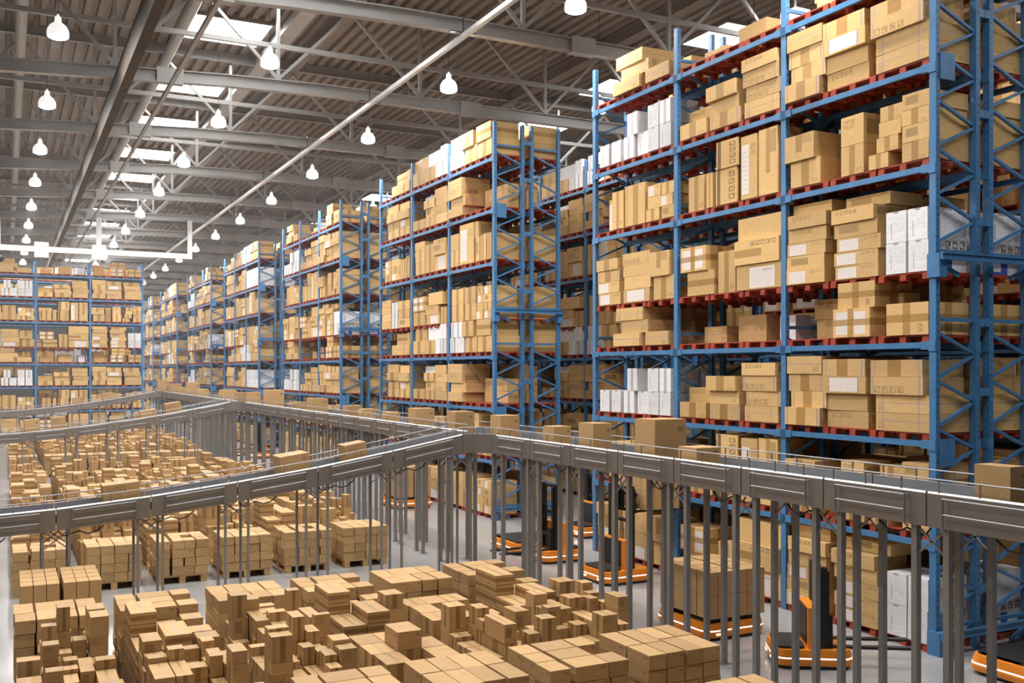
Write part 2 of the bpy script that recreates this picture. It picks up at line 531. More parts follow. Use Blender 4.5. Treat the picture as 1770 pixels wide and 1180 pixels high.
# ------------------------------------------------------------------ pendant lamps
sh = MB().lathe([(.015, .50), (.03, .46), (.062, .435), (.07, .34), (.085, .315), (.16, .26), (.21, .17), (.22, .09), (.215, .03), (.205, .02)], MAT['lampmetal'], 20)
bu = MB().lathe([(.0, -.035), (.10, -.025), (.17, 0), (.204, .03)], MAT['bulb'], 20)
cr = MB().tube([(0, 0, .49), (0, 0, 2.75)], .006, MAT['girder'], 6)
LM = [('lamp_shade', sh.mesh('lamp_shade')), ('bulb', bu.mesh('bulb')), ('cord', cr.mesh('cord'))]
LX = (-3.5, .97, 5.42, 9.9, 14.35, 18.7)
ld = bpy.data.lights.new('lamp_light', 'AREA')
ld.shape = 'DISK'
ld.size = .4
ld.energy = 225
ld.color = (1.0, .965, .92)
ld2 = ld.copy()
ld2.energy = ld.energy * .42        # the lamps over the outer racks and by the entrance are dimmed
LROW = ['row beyond the floor pallets', 'row over the outer floor pallets', 'row beside the skylights', 'row above the rack fronts', 'row behind the first racks', 'row above the outer racks']
for i, lx in enumerate(LX):
    inview = 0
    for k in range(-2, 14):
        y = 16.75 + TYP * k
        z = 10.57
        if True:
            dd = lx * math.sin(math.radians(TH)) + y * math.cos(math.radians(TH))
            xx = 885 + FPX * (lx * math.cos(math.radians(TH)) - y * math.sin(math.radians(TH))) / dd if dd > 0 else -1
            if 0 < xx < 1770 and HZ + FPX * (CAMZ - z) / dd > -5:
                inview += 1
                lab = 'lit white hanging lamp, %s from the camera in the %s' % (ORD[inview], LROW[i])
            else:
                lab = 'lit white hanging lamp, %s along the %s' % (ORD[k + 3], LROW[i])
            t = thing('pendant_lamp', lab, 'lamp', (lx, y, z), group='high hanging lamps')
            sh_ = link(*LM[0], t)
            link(*LM[1], sh_)
            link(*LM[2], t)
        l = bpy.data.objects.new('lamp_light', ld if lx < 14 and k > -2 else ld2)
        COL.objects.link(l)
        l.location = (lx, y, z - .05)

# ------------------------------------------------------------------ racks
BAY, DEP, MOD = 2.7, .82, 4.77
LV = [1.2975, 2.567, 3.823]
LVZ = LV + [z + MOD for z in LV]
DECK = [.10, LV[0] + .213, LV[1] + .213, LV[2] + .213]
DECKS = DECK + [DECK[0] + 4.745] + [d + MOD for d in DECK[1:]]
blue = MAT['blue']
um = MB()
um.box(0, .075, -.05, .05, 0, 9.54, MAT['upright'])
UPM = um.mesh('upright')
bm_ = MB()
bm_.box(0, .045, .05, BAY - .05, .04, .115, blue)
for s0, s1 in ((.05, .17), (BAY - .17, BAY - .05)):
    bm_.box(-.012, .05, s0, s1, 0.02, .125, blue)
bm_.box(-.014, .08, -.052, .056, 0, .13, blue).box(-.014, .08, BAY - .056, BAY + .052, 0, .13, blue)
BEM = bm_.mesh('beam')
br = MB()
for base in (0,):
    z = .42
    while z + .61 < MOD - .5:
        br.bar((.05, 0, base + z), (DEP - .05, 0, base + z + .31), .035, .045, blue, (0, 1, 0))
        br.bar((DEP - .05, 0, base + z + .32), (.05, 0, base + z + .60), .035, .045, blue, (0, 1, 0))
        z += .61
    br.box(.05, DEP - .05, -.02, .02, base + .30, base + .345, blue)
    br.box(.05, DEP - .05, -.02, .02, base + MOD - .57, base + MOD - .52, blue)
BRM = br.mesh('brace_lattice')
gu = MB()
gu.box(-.02, .91, -.17, -.13, .23, .29, blue).box(-.02, .91, -.19, -.13, .29, .305, blue).box(-.02, .91, -.19, -.13, .215, .23, blue)
GUM = gu.mesh('end_guard')
sm = MB()
sm.box(-.03, .11, -.13, .06, 0, .30, blue)
sm.bar((.11, -.05, .15), (.42, -.05, .04), .03, .06, blue)
SHM = sm.mesh('base_shoe')
PLM = MB().box(.06, .32, -.075, -.055, -.17, .17, MAT['blue']).mesh('sign_plate')
SPM = MB().box(DEP - .03, DEP + .085, -.052, .045, -.05, .05, blue).mesh('row_spacer')

def make_rack(label, loc, rz=0.0, nb=3, front=True, group='blue pallet racks'):
    r = thing('pallet_rack', label, 'rack', loc, rz, group)
    for b in range(nb + 1):
        link('upright', UPM, r, (0, b * BAY, 0))
        link('upright', UPM, r, (DEP - .075, b * BAY, 0))
        link('brace_lattice', BRM, r, (0, b * BAY, 0))
        link('brace_lattice', BRM, r, (0, b * BAY, MOD))
    for z in LVZ:
        for b in range(nb):
            link('beam', BEM, r, (0, b * BAY, z))
            o = link('beam', BEM, r, (DEP, (b + 1) * BAY, z), math.pi)
    if front:
        for z in (0, 4.75):
            link('end_guard', GUM, r, (0, 0, z))
            link('base_shoe', SHM, r, (0, 0, z))
        for z in (LVZ[1] - .02, LVZ[4] + .08):
            link('sign_plate', PLM, r, (0, 0, z))
        for z in (.75, 2.0, 3.3, 4.2, 5.5, 6.9, 8.2, 9.1):
            link('row_spacer', SPM, r, (0, 0, z))
    else:
        for z in (0, 4.75):
            link('base_shoe', SHM, r, (DEP, 0, z)).scale.x = -1
            link('end_guard', GUM, r, (DEP, 0, z)).scale.x = -1
        for z in (.75, 2.0, 3.3, 4.2, 5.5, 6.9, 8.2, 9.1):
            link('row_spacer', SPM, r, (DEP, 0, z)).scale.x = -1
    return r

# red pallet: deck boards on three bearers and nine blocks
pm = MB()
R_ = MAT['red']
for k in range(7):
    d0 = .01 + k * .112
    pm.box(d0, d0 + .104, 0, .82, .080, .098, R_)
for s0 in (0, .36, .72):
    pm.box(.01, .78, s0, s0 + .10, .066, .080, R_)
    for d0 in (.0, .34, .68):
        pm.box(d0, d0 + .10, s0, s0 + .10, 0, .066, R_)
PALM = pm.mesh('red_pallet')

# contents: (bay-free s0, s1, layers bottom up as (height, look, s shift, depth shift), depth of the box, set back from the face)
T = lambda *a: list(a)
A_LEVELS = {
 'X': [
  (.42, .76, [(.41, 'W:print'), (.41, 'W:print')], .70, 0), (.08, .40, [(.41, 'W:blue'), (.41, 'W:print')], .72, 0),
  (.88, 1.67, [(.19, 'label'), (.19, 'label', .02), (.2, 'label', -.03), (.2, 'dark', .02), (.2, 'icons', .05, -.03), (.17, 'dark', -.05, .16)], .62, 0),
  (1.86, 2.63, [(.22, 'label', 0, -.02), (.2, 'dark', .06), (.19, 'label'), (.21, 'icons', -.02), (.2, 'icons', -.04, -.03), (.17, 'plain', 0, .12)], .62, 0),
  (2.77, 3.79, [(.40, 'biglabel'), (.38, 'longtape', .02, -.03), (.36, 'plain', .0, .03)], .7, 0),
  (3.84, 4.28, [(.68, 'tape')], .6, .02), (4.36, 5.08, [(.41, 'band'), (.42, 'cross', .16, -.03)], .6, 0),
  (5.46, 6.08, [(.42, 'tape'), (.44, 'tape2', .1, -.04)], .6, 0),
  (6.2, 7.07, [(.25, 'labelstrap'), (.24, 'plain', -.03), (.22, 'plain'), (.22, 'icons2', .02)], .66, 0),
  (7.2, 7.98, [(.23, 'label', -.04), (.22, 'label'), (.22, 'tapestrap'), (.22, 'tape', .03, -.02)], .6, 0)],
 'Y': [
  (.05, .49, [(.25, 'tape'), (.22, 'dark'), (.2, 'tape', .02), (.21, 'dark', -.02)], .72, 0),
  (.72, 1.06, [(.2, 'tape')], .5, 0), (.52, .90, [(.01, None), (.2, None), (.2, 'tape', .04), (.2, 'plain'), (.2, 'tape', -.02)], .6, .02),
  (1.13, 1.56, [(.41, 'tape'), (.41, 'icons')], .5, .0), (1.62, 1.9, [(.78, 'plain')], .3, .4),
  (1.95, 2.56, [(.38, 'tape'), (.38, 'tape2', .11, -.04)], .66, 0),
  (2.83, 3.27, [(1.02, 'tape2')], .5, 0), (3.3, 3.69, [(1.0, 'label')], .5, 0),
  (3.78, 4.32, [(.58, 'column'), (.45, 'column', -.04, -.02)], .55, 0), (4.4, 4.57, [(.58, 'stripe')], .5, 0), (4.66, 5.1, [(.6, 'tape')], .5, .04),
  (5.46, 5.84, [(.22, 'dark'), (.2, 'label', .03), (.22, 'tape')], .6, 0), (5.86, 6.27, [(.22, 'tape', .05), (.22, 'plain'), (.21, 'label')], .6, 0),
  (6.36, 7.0, [(.76, 'stripe')], .55, 0), (7.06, 7.46, [(.72, 'tape')], .55, 0), (7.5, 7.72, [(.62, 'label')], .5, .1)],
 'Z': [
  (.05, .93, [(.24, 'strap', -.02), (.24, 'strap'), (.24, 'icons2', .06, -.04), (.22, 'tapestrap', .1)], .74, 0),
  (1.08, 1.86, [(.24, 'icons', .0, .04), (.24, 'plain', .02, .03), (.24, 'labelstrap', .0, -.03), (.24, 'tapestrap', .03, -.02)], .6, .0),
  (1.86, 2.57, [(.26, 'tapestrap', .06, -.06), (.24, 'tapestrap', -.02), (.25, 'tapestrap', .03), (.26, 'strapline', .05, -.02)], .6, 0),
  (2.79, 3.58, [(.25, 'strap', .02), (.23, 'icons2', -.02), (.24, 'icons2', .04, -.02), (.2, 'icons', .05, -.04)], .6, 0),
  (3.75, 4.5, [(.25, 'tapestrap', -.03), (.22, 'strapline', 0, .02), (.24, 'tape', .03, -.04)], .6, 0),
  (4.56, 5.3, [(.26, 'tape'), (.25, 'icons', 0, .2)], .55, 0),
  (5.56, 5.90, [(.42, 'W:print'), (.42, 'W:tape', 0, 0)], .6, 0), (5.93, 6.27, [(.42, 'W:print'), (.42, 'W:print')], .6, 0),
  (6.32, 6.66, [(.42, 'W:print')], .6, .04), (6.72, 7.06, [(.42, 'W:tape'), (.42, 'W:tape', -.12)], .6, 0), (7.15, 7.48, [(.42, 'W:print')], .6, 0), (7.56, 7.9, [(.42, 'W:print')], .6, 0)],
 'W': [
  (.06, .74, [(.42, 'crossplain')], .76, -.02), (.82, .96, [(.6, 'plain')], .3, .42), (.99, 1.68, [(.40, 'cross', 0, -.03), (.36, 'crossplain', -.06)], .7, 0),
  (1.9, 2.5, [(.3, 'plain'), (.3, 'icons', .05)], .3, .46), (2.95, 3.3, [(.4, 'W:plain')], .3, .46), (3.6, 4.3, [(.45, 'plain')], .3, .46), (4.6, 5.2, [(.3, 'strapline')], .3, .46),
  (5.6, 6.32, [(.25, 'strapline')], .66, -.02), (6.38, 7.26, [(.24, 'strapline', .08, -.06), (.24, 'strapline', -.12), (.24, 'strap', .03, -.02)], .72, 0)],
}
B_LEVELS = {
 'W': [
  (.10, .92, [(.40, 'tape'), (.40, 'band', .03, -.02)], .76, 0), (.96, 1.66, [(.40, 'tape'), (.39, 'tape', .16, -.03)], .6, 0),
  (1.72, 2.3, [(.40, 'W:print'), (.40, 'W:tape', .1)], .6, 0), (2.36, 2.62, [(.40, 'W:tape'), (.40, 'W:tape', -.05)], .5, 0),
  (2.9, 3.28, [(.40, 'W:tape'), (.40, 'W:print')], .6, 0), (3.32, 3.65, [(.40, 'W:print')], .6, 0),
  (3.69, 4.34, [(.38, 'tape')], .5, 0), (4.36, 5.3, [(.38, 'tape'), (.36, 'tape', 0, .06)], .6, 0), (3.3, 4.3, [(.38, None), (.38, 'W:plain')], .5, .06),
  (5.58, 6.02, [(.3, 'strapline'), (.36, 'tape', 0, .1)], .5, 0), (6.08, 7.05, [(.3, 'strap'), (.34, 'band', -.1, .12)], .6, 0)],
 'Z': [
  (1.72, 2.62, [(.24, 'strapline', .06, -.08), (.24, 'strapline', -.1), (.24, 'icons', .04, -.04), (.25, 'strap', .04, -.04)], .80, -.02), (.2, 1.5, [(.3, 'plain'), (.3, 'strap')], .3, .48),
  (2.86, 3.65, [(.25, 'strap'), (.24, 'icons2', .02), (.22, 'icons', -.04), (.24, 'plain', .02)], .6, 0),
  (3.72, 4.36, [(.26, 'stripe'), (.24, 'dark', -.02), (.24, 'tape', .04, -.03)], .5, 0), (4.4, 5.3, [(.28, 'tapestrap')], .5, 0), (4.0, 4.85, [(.52, None), (.4, 'W:plain')], .4, .2),
  (5.58, 6.36, [(.25, 'tape'), (.23, 'label'), (.25, 'strapline', .02, -.06), (.22, 'plain')], .7, 0), (6.42, 7.4, [(.26, 'tapestrap'), (.24, 'tape'), (.25, 'tape', .02, -.04), (.23, 'icons', .04)], .6, 0)],
 'Y': [
  (.14, .38, [(.64, 'tape')], .76, 0), (.42, .58, [(.64, 'plain')], .7, 0), (.61, .76, [(.62, 'stripe')], .7, 0), (.79, 1.03, [(.60, 'dark'), (.4, 'icons', .06)], .6, 0),
  (1.15, 2.0, [(1.02, 'label')], .5, 0), (2.06, 2.6, [(.42, 'tape'), (.42, 'plain')], .5, 0),
  (2.88, 3.66, [(.42, 'biglabel'), (.42, 'longtape', .03, -.04)], .6, 0), (3.69, 4.35, [(.78, 'tape')], .5, 0), (4.4, 5.1, [(.36, 'tape'), (.36, 'stripe', .02), (.2, 'plain', .05)], .5, 0),
  (5.58, 5.98, [(.58, 'tape')], .5, 0), (6.02, 6.36, [(.56, 'stripe')], .5, 0), (6.4, 7.1, [(.22, 'label'), (.2, 'tape'), (.2, 'plain')], .5, 0), (7.14, 7.66, [(.22, 'tape'), (.21, 'label'), (.2, 'label')], .5, 0)],
 'X': [
  (.14, .55, [(.2, 'label'), (.2, 'tape'), (.2, 'dark'), (.2, 'label')], .7, 0), (.58, .96, [(.21, 'label', .03), (.2, 'plain'), (.2, 'label', -.03), (.2, 'dark')], .6, 0),
  (1.02, 1.72, [(.42, 'tape', -.04), (.42, 'tape')], .6, 0), (1.78, 2.5, [(.42, 'tape'), (.42, 'tape')], .6, 0),
  (2.88, 3.25, [(.44, 'tape')], .5, 0), (3.3, 4.3, [(.27, 'biglabel'), (.25, 'icons', .1), (.34, 'plain', -.2, -.02)], .6, 0),
  (4.4, 5.28, [(.4, 'tape'), (.40, 'cross', -.04, -.03)], .6, 0),
  (5.58, 6.5, [(.27, 'dark'), (.26, 'tape'), (.26, 'tape', .02)], .6, 0), (6.62, 7.12, [(.38, 'W:tape'), (.40, 'W:tape')], .6, .02), (7.16, 7.96, [(.22, 'plain'), (.22, 'strapline'), (.22, 'plain', .02), (.22, 'icons')], .6, 0)],
}
C_LEVELS = dict(B_LEVELS)
C_LEVELS['Z'] = [(.08 + .36 * i, .08 + .36 * i + .34, [(.42, 'W:print'), (.42, 'W:tape')], .74, 0) for i in range(7)] + B_LEVELS['Z'][2:]
LEVNAMES = ['X', 'Y', 'Z', 'W'] * 2

# how each look reads in a label
LOOK = {'plain': 'plain tan box', 'tape': 'taped tan box', 'tape2': 'half-taped tan box', 'band': 'banded tan box', 'label': 'white-labelled tan box', 'biglabel': 'big-labelled tan box',
        'icons': 'printed tan box', 'icons2': 'mark-printed tan box', 'strap': 'cross-strapped tan box', 'strapline': 'strapped tan box', 'tapestrap': 'taped strapped box', 'labelstrap': 'labelled strapped box',
        'cross': 'cross-taped labelled box', 'crossplain': 'cross-taped tan box', 'dark': 'dark-patched tan box', 'longtape': 'side-taped tan box', 'stripe': 'striped tan box', 'column': 'column-printed tan box'}
SIDE = {'tape': 'plain', 'tape2': 'plain', 'band': 'band', 'label': 'plain', 'biglabel': 'plain', 'icons': 'dark', 'icons2': 'plain', 'strap': 'strapline', 'strapline': 'strapline', 'tapestrap': 'icons2',
        'labelstrap': 'plain', 'cross': 'crossplain', 'crossplain': 'crossplain', 'dark': 'plain', 'longtape': 'plain', 'stripe': 'plain', 'plain': 'plain', 'column': 'column'}

class Box:
    __slots__ = ('M', 'd', 'mats', 'tint', 'label', 'kind', 'group', 'seen', 'name', 'cat')
BOXES = []
def add_box(M, d, mats, label, kind, name, cat, tint=None):
    b = Box()
    b.M, b.d, b.mats, b.label, b.kind, b.name, b.cat = M, d, mats, label, kind, name, cat
    b.tint = random.uniform(-1, 1) if tint is None else tint
    b.seen = 0
    BOXES.append(b)
    return b

PALLETS = []        # (matrix, label)
BAYN = ['end', 'middle', 'inner']
SHELF = ['floor level', 'second level', 'third level', 'fourth level', 'fifth level', 'sixth level', 'seventh level', 'top level']

def fill_rack(levels, loc, rz, mirror, rname, seed):
    """Pallets and boxes of one rack; local axes: x into the rack from its face, y along it, z up."""
    rnd = random.Random(seed)
    R = Matrix.Translation(loc) @ Matrix.Rotation(rz, 4, 'Z')
    for li, ln in enumerate(LEVNAMES):
        zd = DECKS[li]
        for b in range(3):
            for k in range(3):
                s0 = b * BAY + .075 + k * .866
                x0 = .02
                PALLETS.append((R @ Matrix.Translation((x0, s0, zd - .098)), 'red pallet, %s in %s bay, %s, %s' % (ORD[k + 1], BAYN[b], SHELF[li], rname)))
        cnt = [0, 0, 0]
        for st in sorted(levels[ln], key=lambda q: q[0]):
            s0, s1, lay, dep, back = st
            bay = min(2, int((s0 + s1) / 2 / BAY))
            cnt[bay] += 1
            z = zd + .002
            real = [l for l in lay if l[1]]
            n = 0
            for l in lay:
                h, lk = l[0], l[1]
                if lk is None:
                    z += h
                    continue
                n += 1
                ds = l[2] if len(l) > 2 else 0
                dd = l[3] if len(l) > 3 else 0
                sc = (s0 + s1) / 2 + ds
                w = (s1 - s0) - .012
                lo_, hi_ = bay * BAY + .06 + w / 2, (bay + 1) * BAY - .06 - w / 2
                if hi_ > lo_:
                    sc = min(max(sc, lo_), hi_)
                x0 = max(.0 + back + dd, -.055) + .015
                dp = min(dep, DEP + .03 - x0)
                cx = x0 + dp / 2
                if mirror:
                    cx = DEP - cx
                yaw = math.radians(rnd.uniform(-1.2, 1.2)) + (math.pi if mirror else 0)
                M = R @ Matrix.Translation((cx, sc, z)) @ Matrix.Rotation(yaw, 4, 'Z')
                where = 'only layer' if len(real) == 1 else 'top layer' if n == len(real) else 'bottom layer' if n == 1 else ORD[n] + ' layer'
                if lk.startswith('W:'):
                    k = lk[2:]
                    fr = WM[k]
                    sd = WM['plain'] if k == 'tape' else WM['print'] if k == 'print' else WM['blue'] if k == 'blue' else WM['plain']
                    mats = [fr if k != 'blue' else WM['print'], sd, sd if not mirror else sd, sd, WM['plain'], WM['top']]
                    look = {'print': 'printed white box', 'tape': 'grey-taped white box', 'blue': 'blue-cornered white box', 'plain': 'plain white box'}[k]
                    kind, nm = 'rack white', 'white_box'
                else:
                    fr, sd = CM[lk], CM[SIDE[lk]]
                    mats = [fr, CM['plain'], sd, sd, CM['plain'], CM['top'] if rnd.random() < .5 else CM['plain']]
                    look, kind, nm = LOOK[lk], 'rack tan', 'cardboard_box'
                add_box(M, (dp, w, h - .004), mats, '%s, %s of %s stack, %s bay, %s, %s' % (look, where, ORD[cnt[bay]], BAYN[bay], SHELF[li], rname), kind, nm, 'box', rnd.uniform(-1, 1))
                z += h

RY = [8.78, 21.47, 33.75, 46.4, 58.5, 71.2, 83.8]
LEVS = [A_LEVELS, B_LEVELS, A_LEVELS, C_LEVELS, A_LEVELS, B_LEVELS, A_LEVELS]
RX = 10.4
for j, y in enumerate(RY):
    o = ORD[j + 1]
    for c, (xc, cn) in enumerate(((RX, ''), (RX + 4.2, ' rear'), (RX + 8.4, ' outer'))):
        if c >= 1 and j > 4 or c == 2 and j > 3:
            continue
        r1, r2 = '%s%s rack' % (o, cn), "%s%s rack's back" % (o, cn)
        make_rack('blue pallet rack, %s along the conveyor, %s' % (o, ('facing it', 'one aisle behind', 'two aisles behind')[c]), (xc, y, 0))
        make_rack('blue pallet rack, back to back with %s %s' % (o, ('rack facing the conveyor', 'rack one aisle behind', 'rack two aisles behind')[c]), (xc + DEP + .18, y, 0), front=False)
        lv = LEVS[j]
        fill_rack(lv, (xc, y, 0), 0, False, r1, 100 + j * 10 + c)
        fill_rack(lv, (xc + DEP + .18, y, 0), 0, True, r2, 200 + j * 10 + c)
WX, WY = 6.81, 59.14
make_rack('blue pallet rack standing across the hall behind the floor pallets', (WX, WY, 0), math.pi / 2)
make_rack('blue pallet rack, back to back with the one across the hall', (WX, WY + DEP + .18, 0), math.pi / 2, front=False)
fill_rack(A_LEVELS, (WX, WY, 0), math.pi / 2, False, 'cross rack', 900)
fill_rack(A_LEVELS, (WX, WY + DEP + .18, 0), math.pi / 2, True, "cross rack's back", 901)

make_rack('blue pallet rack across the hall, second behind the floor pallets', (WX, WY + 4.4, 0), math.pi / 2)
fill_rack(B_LEVELS, (WX, WY + 4.4, 0), math.pi / 2, False, 'second cross rack', 902)

# ------------------------------------------------------------------ floor pallets and their stacks
wp = MB()
WD = MAT['wood']
PH = .132
for k in range(7):
    wp.box(0, .8, k * .1757, k * .1757 + .146, .112, PH, WD)
for x0 in (0, .35, .70):
    wp.box(x0, x0 + .10, 0, 1.2, .092, .112, WD)
    wp.box(x0, x0 + .10, 0, 1.2, 0, .02, WD)
    for y0 in (0, .53, 1.06):
        wp.box(x0, x0 + .10, y0, y0 + .14, .02, .092, WD)
WPM = wp.mesh('wooden_pallet')
def stack_boxes(kind, rnd, extra=0):
    """Yields (x0,x1,y0,y1,z0,z1,style,ix,iy,layer) over a 0.8 x 1.2 pallet."""
    out = []
    if kind == 'N':
        nl = 4 + extra
        h = .148
        sp = [rnd.choice((.52, .62)) for _ in range(4)]
        for l in range(nl):
            for i in range(4):
                ys = [(-.01, sp[i] * .72), (sp[i] * .72 + .004, .88)]
                for j, (a, b) in enumerate(ys):
                    e = rnd.uniform(-.008, .008)
                    f = rnd.uniform(-.012, .012)
                    out.append((i * .214 - .02 + e, i * .214 + .181 + e, a + f, b + f - .008, l * h, (l + 1) * h - .006, 'seal', i, j, l))
    elif kind == 'G':
        nl = 4 + extra
        h = .148
        for l in range(nl):
            cols = [(-.02, .20), (.24, .60), (.61, .83)] if l % 2 == 0 else [(-.02, .20), (.25, .43), (.435, .615), (.62, .83)]
            for j in range(3):
                for i, (a, b) in enumerate(cols):
                    if l == nl - 1 and i == 2 and j == 1 and rnd.random() < .8:
                        continue
                    e = rnd.uniform(-.012, .012)
                    out.append((a + e, b + e - .008, j * .30 - .01, j * .30 + .276, l * h, (l + 1) * h - .006, 'seal', i, j, l))
    elif kind == 'D':
        h = .125
        for i in range(2):
            for j in range(2):
                n = (5, 6)[(i + j) % 2] + (1 if i == 0 and j == 1 else 0)
                for l in range(n):
                    out.append((i * .27, i * .27 + .262, j * .6, j * .6 + .59, l * h, (l + 1) * h - .006, 'banded', i, j, l))
        for j in range(4):
            n = rnd.choice((3, 4, 5))
            for l in range(n):
                e = rnd.uniform(0, .04)
                out.append((.56 + e, .78 + e, j * .3 + .01, j * .3 + .28, l * .17, (l + 1) * .17 - .003, rnd.choice(('plain', 'stripe')), 2, j, l))
    elif kind == 'H':
        xs_ = rnd.choice(([(-.01, .17), (.18, .33), (.34, .54), (.55, .68), (.69, .84)], [(-.01, .20), (.21, .36), (.37, .50), (.51, .64), (.65, .83)]))
        for i, (a, b) in enumerate(xs_):
            y = 0
            j = 0
            while y < 1.1:
                d = rnd.choice((.16, .2, .24, .3, .5))
                d = min(d, 1.2 - y)
                top = rnd.uniform(.34, .80) if j else rnd.uniform(.25, .62)
                z = 0
                l = 0
                while z < top:
                    hh = rnd.choice((.12, .16, .2, .25))
                    e = rnd.uniform(-.01, .01)
                    out.append((a + e, b - .008 + e, y + .006, y + d - .006, z, z + hh - .003, rnd.choice(('stripe', 'stripe', 'plain', 'dark', 'label2')), i, j, l))
                    z += hh
                    l += 1
                y += d
                j += 1
    elif kind == 'F':
        for i in range(3):
            for j in range(3):
                n = rnd.choice((2, 3, 3, 4))
                for l in range(n):
                    e = rnd.uniform(-.012, .012)
                    out.append((i * .275 - .01 + e, i * .275 + .255 + e, j * .402, j * .402 + .39, l * .19, (l + 1) * .19 - .003, rnd.choice(('stripe', 'plain', 'seal')), i, j, l))
    return out
FSTY = {'seal': ('seal', 'seal', 'plain'), 'banded': ('banded', 'banded', 'top'), 'plain': ('plain', 'plain', 'top'), 'stripe': ('stripe', 'stripe', 'top'), 'dark': ('dark', 'plain', 'top'), 'label2': ('icons', 'stripe', 'top')}
FLOOK = {'seal': 'small-marked brown box', 'banded': 'banded brown box', 'plain': 'plain brown box', 'stripe': 'taped brown box', 'dark': 'patched brown box', 'label2': 'printed brown box'}
CX = [.1 + 1.073 * i for i in range(6)]
CYC = {0: 'NHFSD', 1: 'GDSFH'}
def floor_block(ys, tagname, cols, phase, extra):
    for r, y in enumerate(ys):
        for c, xc in enumerate(cols):
            odd = (c + r // 3 + phase) % 2
            kd = (('N', 'G'), ('F' if c == 4 else 'H', 'D'), ('H', 'F' if c % 3 == 0 else 'H'))[r % 3][odd]
            if not phase and r == 4:
                kd = ('N', 'G')[c % 2]
            if phase and r % 3 == 2:
                kd = ('D', 'F')[odd]
            rnd = random.Random(int(y * 100) * 31 + c * 7)
            lab = '%s across, %s %s' % (ORD[c + 1], ORD[r + 1], tagname)
            p = link('wooden_pallet', WPM, None, (xc, y, 0))
            tag(p, 'wooden pallet under %s brown boxes, %s' % ({'N': 'neat', 'G': 'gapped', 'D': 'banded', 'H': 'jumbled', 'F': 'uneven'}[kd], lab), 'pallet', 'wooden pallets on the floor')
            lastl = {}
            for b in stack_boxes(kd, rnd, extra if r % 3 == 0 else 0):
                x0, x1, y0, y1, z0, z1, sty, ix, iy, l = b
                fr, sd, tp = FSTY[sty]
                M = Matrix.Translation((xc + (x0 + x1) / 2, y + (y0 + y1) / 2, PH + .002 + z0))
                if kd == 'H' and rnd.random() < .2:
                    M = M @ Matrix.Rotation(math.radians(rnd.uniform(-4, 4)), 4, 'Z')
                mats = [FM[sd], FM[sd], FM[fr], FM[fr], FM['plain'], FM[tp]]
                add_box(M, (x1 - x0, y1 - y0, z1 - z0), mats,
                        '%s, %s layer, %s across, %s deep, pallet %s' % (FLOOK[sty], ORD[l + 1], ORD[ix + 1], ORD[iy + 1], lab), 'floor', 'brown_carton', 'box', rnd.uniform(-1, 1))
PP = 1.385
floor_block([12.0 - PP * i for i in range(5)], 'row before conveyor', CX, 0, 1)
floor_block([17.45 + PP * i for i in range(11)], 'row behind conveyor', CX, 1, 0)
floor_block([36.7 + PP * i for i in range(11)], 'far-field row', CX, 1, 0)

# ------------------------------------------------------------------ conveyors
st, sti, ch, rl, lg = MAT['steel'], MAT['steel_in'], MAT['chrome'], MAT['rail'], MAT['leg']
PHH = .31
def skew_panel(a, b, inward, th, m):
    """Side plate between top points a and b, thickness th towards inward."""
    mb = MB()
    a, b, i = Vector(a), Vector(b), Vector(inward) * th
    dn = Vector((0, 0, -PHH))
    P = [a, b, b + dn, a + dn]
    Q = [p + i for p in P]
    up = Vector((0, 0, .012))
    d = (b - a).normalized() * .008
    lip, inn = Vector((0, 0, -.016)), i * .4
    mb.quad((P[0] + d + lip, P[3] + d, P[2] - d, P[1] - d + lip), m)
    mb.quad((P[0] + d + inn, P[0] + d + lip, P[1] - d + lip, P[1] - d + inn), MAT['rim'])
    mb.quad((Q[0] + d, Q[1] - d, Q[2] - d, Q[3] + d), sti)
    mb.quad((P[0] + d + inn, P[1] - d + inn, Q[1] - d, Q[0] + d), MAT['rim'])
    mb.quad((P[3] + d, Q[3] + d, Q[2] - d, P[2] - d), m)
    mb.quad((P[0] + d, Q[0] + d, Q[3] + d, P[3] + d), m)
    mb.quad((P[1] - d, P[2] - d, Q[2] - d, Q[1] - d), m)
    return mb
